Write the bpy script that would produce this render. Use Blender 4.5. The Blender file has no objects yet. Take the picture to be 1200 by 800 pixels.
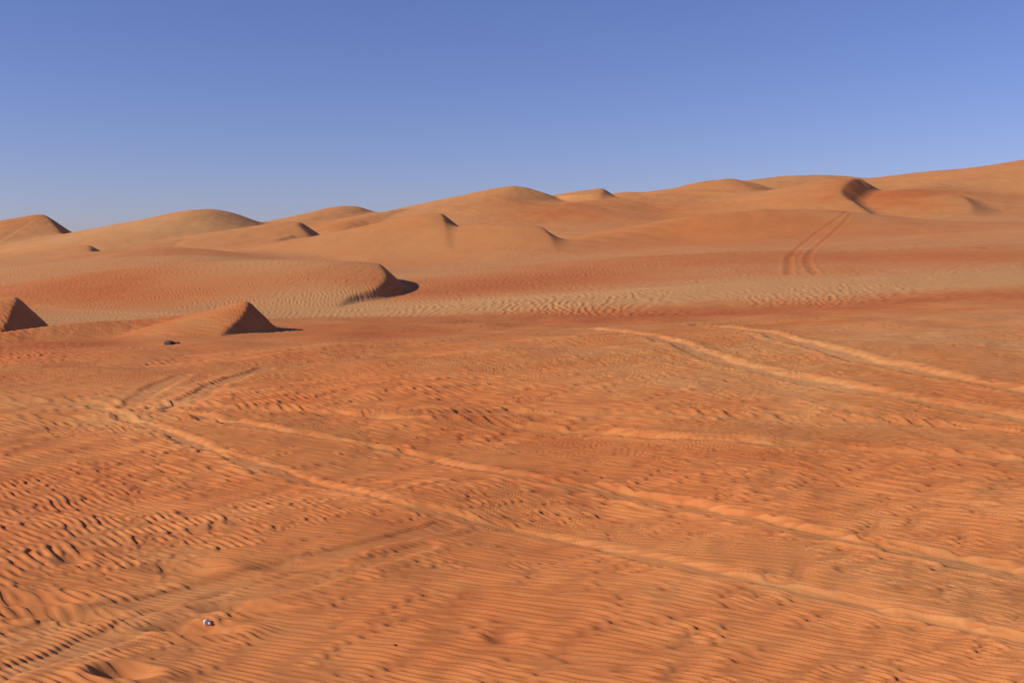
import bpy, math, time, numpy as np
from mathutils import Vector
F = 1290.0; CX = 600.0; HY = 300.0; EYE = 2.5      # survey constants (focal, eye height m)

# ---------------------------------------------------------------- noise tiles
def make_tile(n, filt, seed):
    r = np.random.default_rng(seed)
    w = np.fft.fft2(r.standard_normal((n, n)))
    fx = np.fft.fftfreq(n)[None, :]; fy = np.fft.fftfreq(n)[:, None]
    t = np.real(np.fft.ifft2(w * filt(fx, fy)))
    t -= t.mean(); t /= t.std()
    return t.astype(np.float32)
def sample(t, x, y, res):
    n = t.shape[0]
    a = x / res; b = y / res
    ia = np.floor(a); ib = np.floor(b)
    fa = (a - ia).astype(np.float32); fb = (b - ib).astype(np.float32)
    ia = ia.astype(np.int32) & (n-1); ib = ib.astype(np.int32) & (n-1)
    ja = (ia + 1) & (n-1); jb = (ib + 1) & (n-1)
    tf = t.ravel(); ib *= n; jb *= n
    p = tf[ib+ia]; q = tf[ib+ja]; p += (q-p)*fa
    s = tf[jb+ia]; q = tf[jb+ja]; s += (q-s)*fa
    return p+(s-p)*fb
def fbm_filt(beta, lo, hi=.25):
    def f(fx, fy):
        k = np.hypot(fx, fy)
        return np.where(k > 0, 1.0/np.maximum(k, lo)**beta, 0)*np.exp(-(k/hi)**2)
    return f
def ripple_filt(lam_px, ang, ang_s, rad_s):
    def f(fx, fy):
        k = np.hypot(fx, fy); th = np.arctan2(fy, fx)
        d = np.abs(np.angle(np.exp(2j*(th-ang))))/2
        k0 = 1.0/lam_px
        return np.exp(-((k-k0)/(rad_s*k0))**2/2)*np.exp(-(d/ang_s)**2/2)
    return f
T_FBM = make_tile(1024, fbm_filt(1.6, 1/256), 1)
T_FB2 = make_tile(1024, fbm_filt(1.3, 1/64), 2)
T_SMO = make_tile(1024, fbm_filt(2.5, 1/128, .02), 5)
A1, A2 = math.radians(64), math.radians(54)
# local amplitude is normalised so that the ripple field has no dead patches
def norm_tile(t, px=22):
    n = t.shape[0]; fx = np.fft.fftfreq(n)[None, :]; fy = np.fft.fftfreq(n)[:, None]
    e = np.real(np.fft.ifft2(np.fft.fft2(t.astype(np.float64)**2)*np.exp(-(np.hypot(fx, fy)*px)**2*2)))
    return (t/np.sqrt(np.maximum(e, .18))).astype(np.float32)
T_RIP = norm_tile(make_tile(2048, ripple_filt(11, A1, math.radians(12), .12), 3))
T_RIP2 = norm_tile(make_tile(2048, ripple_filt(11, A2, math.radians(17), .15), 4))

def smooth(a, b, x):
    t = np.clip((x-a)/(b-a), 0, 1); return t*t*(3-2*t)
def dens(pts, n=6):
    P = np.array(pts, float); out = []
    P = np.vstack([2*P[0]-P[1], P, 2*P[-1]-P[-2]])
    for i in range(1, len(P)-2):
        for t in np.linspace(0, 1, n, endpoint=False):
            out.append(.5*((2*P[i])+(-P[i-1]+P[i+1])*t+(2*P[i-1]-5*P[i]+4*P[i+1]-P[i+2])*t*t+(-P[i-1]+3*P[i]-3*P[i+1]+P[i+2])*t**3))
    out.append(P[-2]); return np.array(out)

# ---------------------------------------------------------------- base slope table
UX = np.array([0,200,400,600,800,1000,1200.])
TAB = {30:[404,400,397,393,388,381,372], 45:[387,384,385,381,374,364,350], 60:[372,368,372,365,354,343,328],
 90:[347,343,349,342,325,314,303],130:[322,318,322,318,301,292,282],200:[308,303,303,298,277,269,259],
 300:[303,297,291,281,265,258,243],400:[302,299,284,269,258,250,233]}
rs = np.array([0.1, 12, 17]+list(TAB.keys())+[520, 700, 1200, 6000], float)
zrows = [np.zeros(7)]*3 + [EYE-(np.array(v)-HY)*k/F for k, v in TAB.items()]
top = zrows[-1]
zrows += [top*0.7, top*0.4, top*0.2, top*0]
zrows = np.array(zrows)
LR = np.linspace(math.log(0.1), math.log(6000), 500)
US = np.linspace(0, 1200, 121)
tab = np.array([np.interp(LR, np.log(rs), zrows[:, j]) for j in range(7)]).T
tab = np.array([np.interp(US, UX, row) for row in tab])
for _ in range(5):
    p = np.pad(tab, ((3,3),(0,0)), 'edge'); tab = sum(p[i:i+500] for i in range(7))/7
for _ in range(3):
    p = np.pad(tab, ((0,0),(6,6)), 'edge'); tab = sum(p[:, i:i+121] for i in range(13))/13
def base_z(X, Y):
    r = np.hypot(X, Y); az = np.arctan2(X, Y)
    azc = np.clip(az, -0.435, 0.435)
    u = np.clip((np.tan(azc)*F+CX)/10.0, 0, 119.999)
    t = np.clip((np.log(np.maximum(r*np.cos(azc), .11))-LR[0])/(LR[1]-LR[0]), 0, 498.99)
    i = t.astype(int); j = u.astype(int); a = t-i; b = u-j
    z = tab[i,j]*(1-a)*(1-b)+tab[i+1,j]*a*(1-b)+tab[i,j+1]*(1-a)*b+tab[i+1,j+1]*a*b
    m = tab[i,60]*(1-a)+tab[i+1,60]*a
    w = smooth(0.8, 2.2, np.abs(az))
    return z*(1-w)+m*w

# ---------------------------------------------------------------- dunes
def W(px, py, D):
    return ((px-CX)*D/F, D, EYE-(py-HY)*D/F)
# crest points (bearing, level, distance), windward slope, rounding, merge k, reach, brink line far->near, slip slope
DUNES = [
 # skyline
 ([(-60,266,340),(0,262,335),(28,259,330),(47,251,330),(90,256,330)], .2, 2, .6, 60, [(46,370),(48,330),(50,316),(52,298),(52,270)], .64),
 ([(110,284,300),(150,258,300),(200,248,295),(240,243,290),(262,248,290),(310,260,290)], .24, 5, 1.5, 80, [(240,320),(240,290),(255,270),(290,240)], .12),
 ([(310,270,330),(350,255,330),(395,238,322),(420,242,322),(480,252,330)], .24, 3, 1.5, 80, [(396,350),(396,322),(410,305),(430,285)], .18),
 ([(400,272,262),(440,257,284),(470,246,297),(500,237,310),(545,225,322),(592,213,330),(640,219,332),(690,223,335),(740,228,338)], .25, 2.5, 1.5, 110, [(588,370),(593,330),(606,312),(630,290),(665,265),(710,235)], .18),
 ([(660,234,352),(680,228,352),(697,220,350),(712,223,350)], .14, 1.5, .5, 30, [(696,380),(698,350),(700,342),(703,330)], .62),
 ([(670,238,372),(715,226,372),(750,225,372),(800,219,372),(855,209,372),(900,214,372),(930,220,372)], .22, 4, 1.5, 110, [(852,400),(856,370),(872,345),(905,315),(940,290)], .2),
 ([(650,246,300),(690,236,312),(740,232,330),(790,226,345)], .17, 8, 3, 90, None, 0),
 ([(850,220,420),(910,210,420),(960,205,420),(1010,209,420),(1060,217,420)], .18, 10, 2, 130, None, 0),
 ([(1020,222,400),(1065,208,400),(1100,200,400),(1150,197,400),(1200,188,400),(1300,178,400)], .18, 8, 2, 130, None, 0),
 # bowl rim on right hill
 ([(900,232,328),(940,224,330),(975,215,332),(1000,210,335),(1060,209,335)], .17, 4, 1.5, 110, [(1026,372),(1016,340),(992,322),(981,306),(984,290),(1004,268)], .56),
 ([(1036,244,292),(1060,232,306),(1085,220,322),(1110,211,345),(1150,205,360)], .17, 3, 1.2, 80, None, 0),
 ([(1040,250,285),(1080,238,288),(1110,232,290),(1130,230,288),(1160,235,285)], .16, 4, 1.5, 90, [(1126,310),(1131,288),(1138,278),(1138,262),(1130,246)], .45),
 # small brinks in mid distance
 ([(270,282,250),(300,271,250),(335,260,252),(360,262,250)], .2, 2, .8, 60, [(346,275),(343,252),(337,244),(343,234),(350,220)], .62),
 ([(240,290,215),(270,284,216),(300,278,218),(340,274,216)], .16, 1.5, .6, 50, [(328,235),(326,216),(313,208),(310,196)], .62),
 ([(330,287,215),(360,280,217),(390,272,218),(415,271,216)], .16, 1.5, .6, 50, [(407,235),(405,217),(391,208),(388,196)], .62),
 ([(60,298,200),(90,292,200),(115,287,200),(135,287,198)], .14, 1, .5, 40, [(126,215),(125,199),(121,190),(118,180)], .62),
 ([(150,292,235),(180,286,236),(215,282,236),(232,283,236)], .14, 1, .5, 40, [(222,250),(220,236),(212,228),(206,216)], .62),
 # big middle dune
 ([(340,306,196),(390,287,200),(440,267,204),(480,255,205),(508,250,204),(535,251,202)], .23, 5, 1.2, 95, [(507,225),(510,204),(515,197),(521,190),(527,182),(534,172)], .62),
 ([(545,266,192),(580,262,190),(615,262,188),(646,265,187),(675,270,185)], .23, 5, 1.5, 95, [(643,205),(648,187),(655,180),(662,172),(662,158)], .64),
 # long ridges, right hillside
 ([(640,292,160),(720,277,185),(800,263,205),(880,251,215),(960,248,215),(1010,257,205)], .17, 4, 2, 100, None, 0),
 ([(1000,292,150),(1060,284,150),(1120,276,150),(1200,268,150),(1300,262,150)], .15, 4, 1.5, 80, None, 0),
 ([(700,318,100),(860,300,112),(1000,296,118),(1200,290,115)], .08, 10, 2, 60, None, 0),
 # left middle dune with curved slip face
 ([(60,330,84),(130,320,88),(200,310,90),(300,304,90),(400,306,86),(440,314,83),(470,320,83)], .15, 3, .4, 50, [(440,100),(446,84),(453,79),(451,75),(438,71.5),(412,69),(396,64),(385,56)], .8),
 ([(-40,318,120),(60,312,122),(150,304,124),(230,300,124),(300,306,120)], .13, 5, 1.0, 60, None, 0),
 ([(-100,306,170),(40,300,172),(120,296,172),(200,290,170)], .13, 6, 1.5, 70, None, 0),
 # two small near barchans
 ([(-90,374,45),(-30,359,45),(8,350,44),(22,347,43.5),(40,348,43.5)], .24, .3, .08, 14, [(24,50),(22,43.5),(18,42),(10,40),(0,38),(-15,35)], .9),
 ([(-60,398,33),(60,383,35),(150,374,36.5),(230,366,37.3),(280,357,37.3),(292,355,37),(310,356,37)], .24, .3, .06, 14, [(294,41),(292,37),(286,35.6),(275,34.4),(262,33.3),(248,31.5)], .9),
 # low swell at far edge of the flat
 ([(330,386,38),(420,380,42),(520,381,42),(620,386,40)], .03, 2, .3, 12, None, 0),
 # right pale rippled bank
 ([(480,366,58),(640,352,60),(800,338,62),(1000,326,64),(1200,319,64),(1350,314,64)], .08, 3, .3, 35, None, 0),
]

# ---------------------------------------------------------------- grid
r_list = list(np.geomspace(0.3, 4.0, 24))
r = 4.0
while r < 480:
    r += min(.0005*r**1.5, .62); r_list.append(r)
r_list += list(np.geomspace(r*1.01, 5500, 60))
R = np.array(r_list)
dense = np.linspace(-27, 27, 1480)
outer1 = np.linspace(27.1, 50, 110); outer2 = np.linspace(51, 180, 60)[:-1]
AZ = np.radians(np.concatenate([-outer2[::-1], -outer1[::-1], dense, outer1, outer2, [180]]))
NR, NA = len(R), len(AZ)
X = R[:,None]*np.sin(AZ)[None,:]; Y = R[:,None]*np.cos(AZ)[None,:]
RR = np.repeat(R[:,None], NA, 1)
Z = base_z(X, Y)
def rows(a, b): return slice(int(np.searchsorted(R, a)), int(np.searchsorted(R, b)))
WX = np.zeros_like(Z); WY = np.zeros_like(Z)
s_ = rows(25, 560)
ws = smooth(25, 260, RR[s_])
WX[s_] = sample(T_SMO, X[s_]+400, Y[s_]+800, .9)*2.4*ws
WY[s_] = sample(T_SMO, X[s_]+900, Y[s_]+100, .9)*5.0*ws
for pts, a, w, k, reach, brink, ls in DUNES:
    P = np.array([W(*p) for p in dens(pts, 3)])
    rp = np.hypot(P[:,0], P[:,1]); ap = np.arctan2(P[:,0], P[:,1]); mg = reach*1.5
    sl = rows(rp.min()-mg, rp.max()+mg)
    da = mg/max(rp.min()-mg*.5, 5)
    c0 = int(np.searchsorted(AZ, ap.min()-da)); c1 = int(np.searchsorted(AZ, ap.max()+da))
    x = X[sl, c0:c1]+WX[sl, c0:c1]; y = Y[sl, c0:c1]+WY[sl, c0:c1]
    best = np.full(x.shape, -1e9)
    for A, B in zip(P[:-1], P[1:]):
        d = B[:2]-A[:2]; L2 = d@d
        t = np.clip(((x-A[0])*d[0]+(y-A[1])*d[1])/L2, 0, 1)
        r2 = (x-(A[0]+t*d[0]))**2+(y-(A[1]+t*d[1]))**2
        h = A[2]+t*(B[2]-A[2])-(a*(np.sqrt(r2+w*w)-w)+.5*np.maximum(np.sqrt(r2)-reach*.8, 0))
        np.maximum(best, h, out=best)
    if brink:
        Q = np.array([((p-CX)*D/F, D) for p, D in dens(brink, 3)])
        Q = np.vstack([Q[0]+(Q[0]-Q[1])*40, Q, Q[-1]+(Q[-1]-Q[-2])*8])
        bd = np.full(x.shape, 1e18); sg = np.zeros(x.shape)
        for A, B in zip(Q[:-1], Q[1:]):
            d = B-A; L2 = d@d
            t = np.clip(((x-A[0])*d[0]+(y-A[1])*d[1])/L2, 0, 1)
            qx = x-(A[0]+t*d[0]); qy = y-(A[1]+t*d[1])
            r2 = qx*qx+qy*qy; m_ = r2 < bd
            cr = d[0]*(y-A[1])-d[1]*(x-A[0])
            bd = np.where(m_, r2, bd); sg = np.where(m_, np.sign(cr), sg)
        sdist = np.sqrt(bd)*sg; soft = .0022*brink[1][1] if ls > .3 else 5.0
        best = best-ls*.5*(sdist+np.sqrt(sdist**2+soft**2))
    z0 = Z[sl, c0:c1]
    hh = np.clip(0.5+0.5*(best-z0)/k, 0, 1)
    Z[sl, c0:c1] = z0*(1-hh)+best*hh+k*hh*(1-hh)
s_ = rows(45, 600)
Z[s_] += sample(T_FBM, X[s_]+300, Y[s_]+90, .35)*np.clip((RR[s_]-40)/260, 0, 1)*.16
s_ = rows(0, 60)
Z[s_] += sample(T_SMO, X[s_]+11, Y[s_]+7, .03)*.03*smooth(60, 40, RR[s_])
SCR = HY+F*(EYE-Z)/np.maximum(Y, .01)

def ground(px, py):
    j = int(np.argmin(np.abs(AZ-math.atan((px-CX)/F))))
    col = SCR[:, j]; idx = np.where(col[20:] <= py)[0]
    i = (idx[0]+20) if len(idx) else NR-70
    return X[i, j], Y[i, j], Z[i, j]
def polydist(pts, x, y):
    best = np.full(x.shape, 1e9)
    for A, B in zip(pts[:-1], pts[1:]):
        A = np.array(A[:2]); B = np.array(B[:2]); d = B-A
        t = np.clip(((x-A[0])*d[0]+(y-A[1])*d[1])/(d@d+1e-9), 0, 1)
        best = np.minimum(best, (x-(A[0]+t*d[0]))**2+(y-(A[1]+t*d[1]))**2)
    return np.sqrt(best)
TRACKS = [ # path, half width m, depth m, strength
 ([(110,476),(200,508),(300,545),(400,572),(500,597),(600,620),(700,641),(800,662),(900,684),(1000,706),(1250,762)], .13, .036, .9),
 ([(165,474),(260,492),(350,508),(450,525),(560,550),(700,574),(800,594),(900,614),(1000,634),(1250,684)], .14, .040, .95),
 ([(-40,469),(150,473),(300,478),(500,492),(700,507),(900,519),(1100,532),(1240,543)], .24, .060, 1),
 ([(-40,488),(130,491),(300,489),(500,484),(700,484),(1000,494),(1240,508)], .24, .055, 1),
 ([(690,385),(760,393),(805,407),(850,424),(900,437),(1000,456),(1100,474),(1240,497)], .29, .055, .95),
 ([(820,381),(880,387),(940,401),(1000,418),(1100,440),(1240,466)], .29, .055, .95),
 ([(-40,762),(60,735),(200,702),(330,668),(450,636),(520,616)], .13, .018, .65),
 ([(-40,800),(60,772),(200,722),(300,692),(400,668),(500,640)], .13, .020, .65),
 ([(310,432),(262,447),(232,462),(200,482)], .2, .03, .75),
 ([(215,440),(180,456),(150,478)], .2, .03, .65),
 ([(-40,600),(60,612),(140,640),(230,668)], .13, .014, .5),
 ([(420,402),(540,398),(700,408),(880,446),(1060,500),(1240,560)], .2, .022, .4),
]
pale = np.zeros_like(Z); flat = np.zeros_like(Z); ztr = np.zeros_like(Z)
c0 = int(np.searchsorted(AZ, -.5)); c1 = int(np.searchsorted(AZ, .5)); cs = slice(c0, c1)
sn = rows(4, 45)
wob = sample(T_FB2, X[sn, cs], Y[sn, cs], .06)*.04
brk = .88+.12*np.clip(sample(T_FB2, X[sn, cs]+9, Y[sn, cs]+3, .03), -1.5, 1)
for pts, hw, dep, st in TRACKS:
    g = np.array([ground(*p) for p in dens(pts, 2)])
    rr = np.hypot(g[:,0], g[:,1])
    sl = rows(max(rr.min()-1.2, 4), min(rr.max()+1.2, 45))
    o = sn.start; so_ = slice(sl.start-o, sl.stop-o)
    d = polydist(g, X[sl, cs], Y[sl, cs])+wob[so_]
    core = (1-smooth(hw*.6, hw*1.25, d))*brk[so_]
    berm = np.exp(-((d-hw*1.55)/(hw*.45))**2)*brk[so_]
    ztr[sl, cs] += (-dep*core+dep*.4*berm)*st
    flat[sl, cs] = np.maximum(flat[sl, cs], core*st*.72)
    pale[sl, cs] = np.maximum(pale[sl, cs], (core*.8+berm*.3)*st)
sl = rows(70, 330)
for pts in ([(925,322),(924,312),(926,300),(940,286),(958,272),(978,258),(992,248)],
            [(956,322),(948,312),(946,302),(956,290),(972,276),(988,262),(998,250)]):
    g = np.array([ground(*p) for p in dens(pts, 4)])
    d = polydist(g, X[sl, cs], Y[sl, cs])
    wd = .24+.0006*RR[sl, cs]
    ztr[sl, cs] += -.03*np.exp(-(d/wd)**2)+.015*np.exp(-((d-wd*1.7)/(wd*.6))**2)
    pale[sl, cs] -= .7*np.exp(-(d/wd)**2)
s6 = rows(5, 20)
for px, py, rx, ry, dp in [(225,738,.26,.10,.07),(285,712,.28,.09,.05),(145,790,.16,.10,.075),(75,722,.4,.09,.045),(210,668,.3,.12,.04),(20,705,.4,.12,.04),(345,662,.35,.12,.035),(85,655,.12,.12,.03),(590,748,.1,.1,.025)]:
    gx, gy, _ = ground(px, py)
    q = np.minimum(((X[s6]-gx+.3*(Y[s6]-gy))/rx)**2+((Y[s6]-gy)/ry)**2, 30)
    ztr[s6] += -dp*np.exp(-q)+dp*.4*np.exp(-(np.sqrt(q)-1.6)**2*3)
    flat[s6] = np.maximum(flat[s6], .6*np.exp(-q*.6))

# ---------------------------------------------------------------- wind ripples
keep = 1-flat
ripc = np.zeros_like(Z); dz = np.zeros_like(Z)
# ripple wavelength grows outward over the flat (finer drift sand near, coarse lag sand farther)
BANDS = [(.13, 3, 4, 8, 10, .0125), (.18, 8, 10, 13, 17, .0175), (.27, 13, 17, 24, 31, .0255), (.38, 24, 31, 60, 85, .0225), (.62, 60, 85, 120, 180, .012)]
for bi, (lam, a0, a1, b0, b1, amp) in enumerate(BANDS):
    sl = rows(a0*.7, b1*1.4)
    x = X[sl]; y = Y[sl]; r_ = RR[sl]
    rj = r_*(1+.12*sample(T_SMO, x+31, y+9, .05)+.05*sample(T_FB2, x+3, y+19, .03))
    m0, m1 = (a0+a1)/2, (b0+b1)/2
    wgt = smooth(m0*.96, m0*1.04, rj)*smooth(m1*1.04, m1*.96, rj)
    if bi == 0: wgt = smooth(m1*1.04, m1*.96, rj)*smooth(a0, a1, r_)
    if bi == 4: wgt = smooth(m0*.96, m0*1.04, rj)*smooth(b1, b0, r_)
    wx = sample(T_SMO, x+5, y+bi*13, .03*lam/.1)*.9*lam; wy = sample(T_SMO, x+19*bi, y+40, .03*lam/.1)*.9*lam
    sel = smooth(-.1, .1, sample(T_SMO, x+77, y+41+bi*9, .04*lam/.1)+.3*sample(T_FB2, x+7, y+4, .04*lam/.1))
    res = lam/11
    hs = []
    for tile, ang in ((T_RIP, A1), (T_RIP2, A2)):
        h = sample(tile, x+wx, y+wy, res)
        h = sample(tile, x+wx-math.cos(ang)*.15*lam*h, y+wy-math.sin(ang)*.15*lam*h, res)
        hs.append(np.tanh(h*1.7))
    h = hs[0]*sel+hs[1]*(1-sel)
    env = .88+.12*np.clip(sample(T_FB2, x+31, y+17, .03*lam/.1), -1, 1)
    env = env*(1-.32*smooth(.02, -.25, x/np.maximum(y, .5)))
    h = h*env*wgt*smooth(.9, .45, r_*.00064/lam)
    dz[sl] += h*amp
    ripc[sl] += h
s_ = rows(0, 40)
lump = sample(T_FB2, X[s_]+13, Y[s_]+52, .045)
dz[s_] += np.clip(lump, -1, 1.6)*.006*smooth(40, 20, RR[s_])
Z += ztr+dz*keep
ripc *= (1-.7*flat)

# ---------------------------------------------------------------- sand colour zones
red = smooth(60, 32, RR)*.62+smooth(30, 55, RR)*.20
s_ = rows(0, 60)
red[s_] += smooth(60, 40, RR[s_])*(.08*sample(T_FBM, X[s_]+1, Y[s_]+8, .05)+.05*sample(T_FB2, X[s_], Y[s_], .05))
s_ = rows(45, 600)
red[s_] += .08*sample(T_FBM, X[s_]*.6+300, Y[s_]+50, .5)*smooth(40, 60, RR[s_])
def zone(px, py, rx, ry, amt):
    gx, gy, _ = ground(px, py); rg = math.hypot(gx, gy)
    sl = rows(rg-2.8*max(rx, ry), rg+2.8*max(rx, ry))
    x = X[sl, cs]; y = Y[sl, cs]
    q = ((x-gx)/rx)**2+((y-gy)/ry)**2
    nz = 1+.35*sample(T_FBM, x+gx, y, .12)
    red[sl, cs] += amt*np.exp(-q*np.clip(nz, .4, 2))
for a in [(580,335,9,13,.4),(500,348,5,8,.25),(680,325,10,16,.35),(820,300,16,16,.3),(1000,300,18,12,.3),(1150,303,16,10,.3),(900,262,22,26,.25),
          (800,366,16,6,.25),(1050,352,16,5,.25),(600,376,12,6,.15),(1200,342,8,5,.25),(300,330,8,7,.25),(120,340,5,9,.35),(80,325,8,9,.3),(180,352,5,7,.3),
          (1040,228,14,24,.6),(1180,262,16,16,.25),(760,245,22,26,.2),(650,250,14,20,.25),(400,262,10,18,.25),(220,296,16,18,.2),(640,240,20,20,.15),
          (20,405,5,5,.2),(130,395,6,4,.2),
          (1050,400,8,6,-.28),(800,440,4,4,-.1),(60,460,3,3,-.25),(250,455,2,2,-.15),(1000,335,22,4,-.28),(700,352,12,4,-.22),(1190,370,7,4,-.2),(230,378,3,2,-.35),(90,388,3,2,-.3),(300,310,12,7,-.2),(380,352,5,7,-.2)]:
    zone(*a)
red -= pale*.36
red = np.clip(red, 0, 1)

# ---------------------------------------------------------------- mesh
def build():
    nv = NR*NA+1
    co = np.empty((nv, 3), np.float32)
    co[:-1, 0] = X.ravel(); co[:-1, 1] = Y.ravel(); co[:-1, 2] = Z.ravel()
    co[-1] = (0, 0, float(Z[0].mean()))
    i = np.arange(NR-1, dtype=np.int32)[:, None]; j = np.arange(NA, dtype=np.int32)[None, :]; jn = (j+1) % NA
    q = np.stack([(i+1)*NA+j, (i+1)*NA+jn, i*NA+jn, i*NA+j], -1).reshape(-1, 4)
    jj = np.arange(NA); tri = np.stack([(jj+1) % NA, jj, np.full(NA, nv-1)], -1)
    me = bpy.data.meshes.new("desert_sand_ground")
    nq, nt = len(q), len(tri)
    me.vertices.add(nv); me.vertices.foreach_set("co", co.ravel())
    me.loops.add(nq*4+nt*3)
    me.loops.foreach_set("vertex_index", np.concatenate([q.ravel(), tri.ravel()]).astype(np.int32))
    me.polygons.add(nq+nt)
    me.polygons.foreach_set("loop_start", np.concatenate([np.arange(nq)*4, nq*4+np.arange(nt)*3]).astype(np.int32))
    me.update(calc_edges=True)
    me.polygons.foreach_set("use_smooth", np.ones(nq+nt, bool))
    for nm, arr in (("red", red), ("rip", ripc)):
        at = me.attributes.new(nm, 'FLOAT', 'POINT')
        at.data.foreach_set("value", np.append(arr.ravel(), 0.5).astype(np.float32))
    ob = bpy.data.objects.new("desert_sand_ground", me)
    bpy.context.collection.objects.link(ob)
    return ob
gr = build()

def nt_mat(name):
    m = bpy.data.materials.new(name); m.use_nodes = True
    n = m.node_tree.nodes; n.clear()
    return m, n, m.node_tree.links
m, n, l = nt_mat("sand")
out = n.new('ShaderNodeOutputMaterial'); bs = n.new('ShaderNodeBsdfPrincipled')
bs.inputs['Roughness'].default_value = .95; bs.inputs['Specular IOR Level'].default_value = .08
l.new(bs.outputs[0], out.inputs[0])
def attr(nm):
    a = n.new('ShaderNodeAttribute'); a.attribute_name = nm; return a.outputs['Fac']
def math_(op, a, b=None, clamp=False):
    x = n.new('ShaderNodeMath'); x.operation = op; x.use_clamp = clamp
    for i, v in enumerate((a, b)):
        if v is None: continue
        if isinstance(v, (int, float)): x.inputs[i].default_value = v
        else: l.new(v, x.inputs[i])
    return x.outputs[0]
tc = n.new('ShaderNodeTexCoord')
def noise(s, det, rough=.55):
    x = n.new('ShaderNodeTexNoise'); x.inputs['Scale'].default_value = s; x.inputs['Detail'].default_value = det
    x.inputs['Roughness'].default_value = rough
    l.new(tc.outputs['Object'], x.inputs['Vector']); return x.outputs['Fac']
n1 = noise(1.3, 6); n3 = noise(110, 3); n4 = noise(.06, 5)
f = math_('ADD', attr("red"), math_('MULTIPLY', math_('SUBTRACT', n1, .5), .3))
f = math_('ADD', f, math_('MULTIPLY', math_('SUBTRACT', n4, .5), .2))
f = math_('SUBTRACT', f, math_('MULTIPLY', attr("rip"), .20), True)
ramp = n.new('ShaderNodeValToRGB'); l.new(f, ramp.inputs[0])
ramp.color_ramp.elements[0].position = 0; ramp.color_ramp.elements[0].color = (.60, .290, .107, 1)
ramp.color_ramp.elements[1].position = 1; ramp.color_ramp.elements[1].color = (.49, .125, .035, 1)
e = ramp.color_ramp.elements.new(.5); e.color = (.585, .205, .063, 1)
g = n.new('ShaderNodeMix'); g.data_type = 'RGBA'; g.blend_type = 'MULTIPLY'; g.inputs[0].default_value = 1
gr_ = n.new('ShaderNodeMapRange'); l.new(n3, gr_.inputs[0]); gr_.inputs[1].default_value=.3; gr_.inputs[2].default_value=.7; gr_.inputs[3].default_value=.88; gr_.inputs[4].default_value=1.06
l.new(ramp.outputs[0], g.inputs[6]); l.new(gr_.outputs[0], g.inputs[7])
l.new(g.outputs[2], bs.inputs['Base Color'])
bp = n.new('ShaderNodeBump'); bp.inputs['Strength'].default_value = .25; bp.inputs['Distance'].default_value = .002
l.new(noise(70, 5, .6), bp.inputs['Height'])
l.new(bp.outputs[0], bs.inputs['Normal'])
gr.data.materials.append(m)

# ---------------------------------------------------------------- small stones
def simple_mat(name, c, s):
    m, n, l = nt_mat(name)
    o = n.new('ShaderNodeOutputMaterial'); b = n.new('ShaderNodeBsdfPrincipled'); b.inputs['Roughness'].default_value=.85
    t = n.new('ShaderNodeTexNoise'); t.inputs['Scale'].default_value = s; t.inputs['Detail'].default_value=6
    r = n.new('ShaderNodeValToRGB'); r.color_ramp.elements[0].color=tuple(v*.5 for v in c)+(1,); r.color_ramp.elements[1].color=tuple(min(1,v*1.3) for v in c)+(1,)
    l.new(t.outputs[0], r.inputs[0]); l.new(r.outputs[0], b.inputs[0]); l.new(b.outputs[0], o.inputs[0]); return m
import bmesh
def rock(name, px, py, lobes, mat, seed, sink=.25):
    gx, gy, gz = ground(px, py)
    i = int(np.argmin(np.abs(R-math.hypot(gx,gy)))); j = int(np.argmin(np.abs(AZ-math.atan2(gx,gy)))); gz = Z[i,j]
    rr = np.random.default_rng(seed); bm = bmesh.new()
    for (ox, oy, sx, sy, sz) in lobes:
        b = bmesh.ops.create_icosphere(bm, subdivisions=3, radius=1)
        planes = rr.standard_normal((11,3)); planes /= np.linalg.norm(planes,axis=1)[:,None]; dd = rr.uniform(.55,.9,11)
        for v in b['verts']:
            c = np.array(v.co)
            for pn, d0 in zip(planes, dd):
                s = c@pn
                if s > d0: c -= pn*(s-d0)*.92
            c += rr.standard_normal(3)*.012
            v.co = (c[0]*sx+ox, c[1]*sy+oy, c[2]*sz+sz*(1-2*sink)*.7)
    me = bpy.data.meshes.new(name); bm.to_mesh(me); bm.free(); me.materials.append(mat)
    o = bpy.data.objects.new(name, me); o.location = (gx, gy, gz); bpy.context.collection.objects.link(o)
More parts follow.
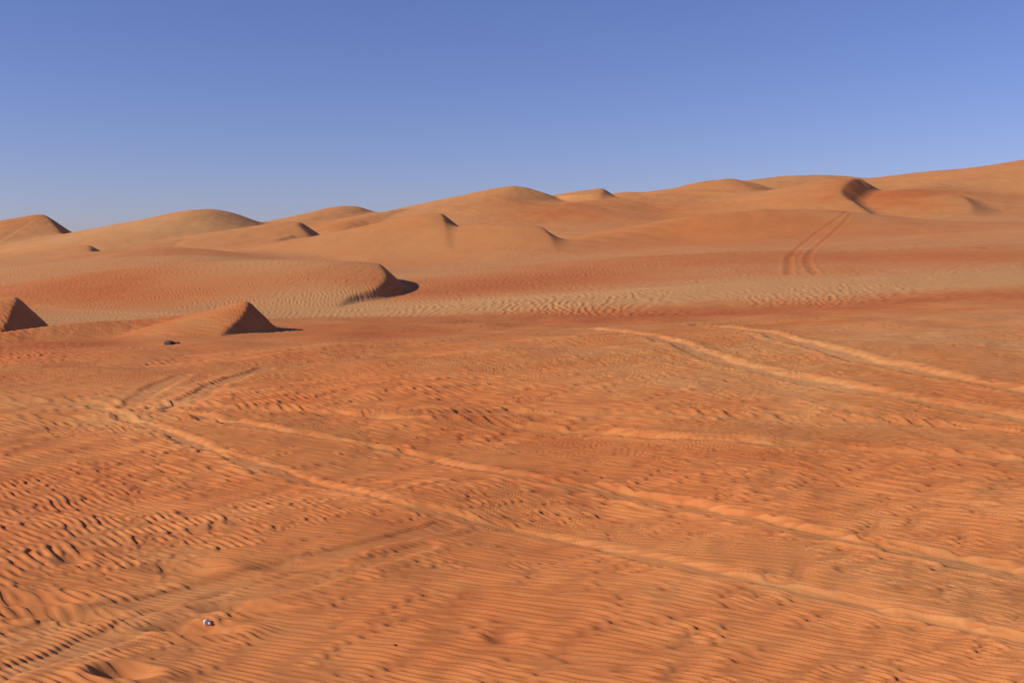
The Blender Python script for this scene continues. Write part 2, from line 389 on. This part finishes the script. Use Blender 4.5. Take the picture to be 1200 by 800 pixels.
white = simple_mat("pale_stone", (.70,.66,.60), 40); dark = simple_mat("dark_stone", (.07,.05,.045), 12)
rock("white_stone", 241, 732, [(0,0,.024,.02,.026),(.03,-.01,.014,.012,.012)], white, 3)
rock("dark_rock", 198, 404, [(0,0,.17,.16,.09),(.2,.05,.12,.1,.07)], dark, 5)
rock("dark_rock", 463, 757, [(0,0,.012,.02,.008)], dark, 8)

# ---------------------------------------------------------------- light, sky, camera
EL = math.radians(27); AZS = math.radians(-106)   # sun low on the left, slightly behind
sd = Vector((math.sin(AZS)*math.cos(EL), math.cos(AZS)*math.cos(EL), math.sin(EL)))
s = bpy.data.lights.new("sun", 'SUN'); s.energy = 4.7; s.angle = math.radians(.5); s.color = (1, .92, .80)
so = bpy.data.objects.new("sun", s); so.rotation_euler = sd.to_track_quat('Z', 'Y').to_euler(); bpy.context.collection.objects.link(so)
w = bpy.data.worlds.new("World"); bpy.context.scene.world = w; w.use_nodes = True
wn = w.node_tree.nodes; wl = w.node_tree.links
bg = wn['Background']; bg.inputs[1].default_value = .09
sk = wn.new('ShaderNodeTexSky'); sk.sky_type = 'NISHITA'; sk.sun_disc = False
sk.sun_elevation = EL; sk.sun_rotation = AZS; sk.altitude = 300; sk.air_density = 1.0; sk.dust_density = .3; sk.ozone_density = 3
tn = wn.new('ShaderNodeMix'); tn.data_type = 'RGBA'; tn.blend_type = 'MULTIPLY'; tn.inputs[0].default_value = 1
tn.inputs[7].default_value = (.85, .80, 1.22, 1)
wl.new(sk.outputs[0], tn.inputs[6]); wl.new(tn.outputs[2], bg.inputs[0])
cam = bpy.data.cameras.new("camera"); cam.sensor_width = 36; cam.lens = 36*F/1200; cam.shift_y = -100/1200
cam.clip_end = 20000; cam.clip_start = .05
co = bpy.data.objects.new("camera", cam); co.location = (0, 0, EYE); co.rotation_euler = (math.pi/2, 0, 0)
bpy.context.collection.objects.link(co); sc = bpy.context.scene; sc.camera = co
sc.view_settings.view_transform = 'Standard'; sc.view_settings.look = 'None'; sc.view_settings.exposure = 0
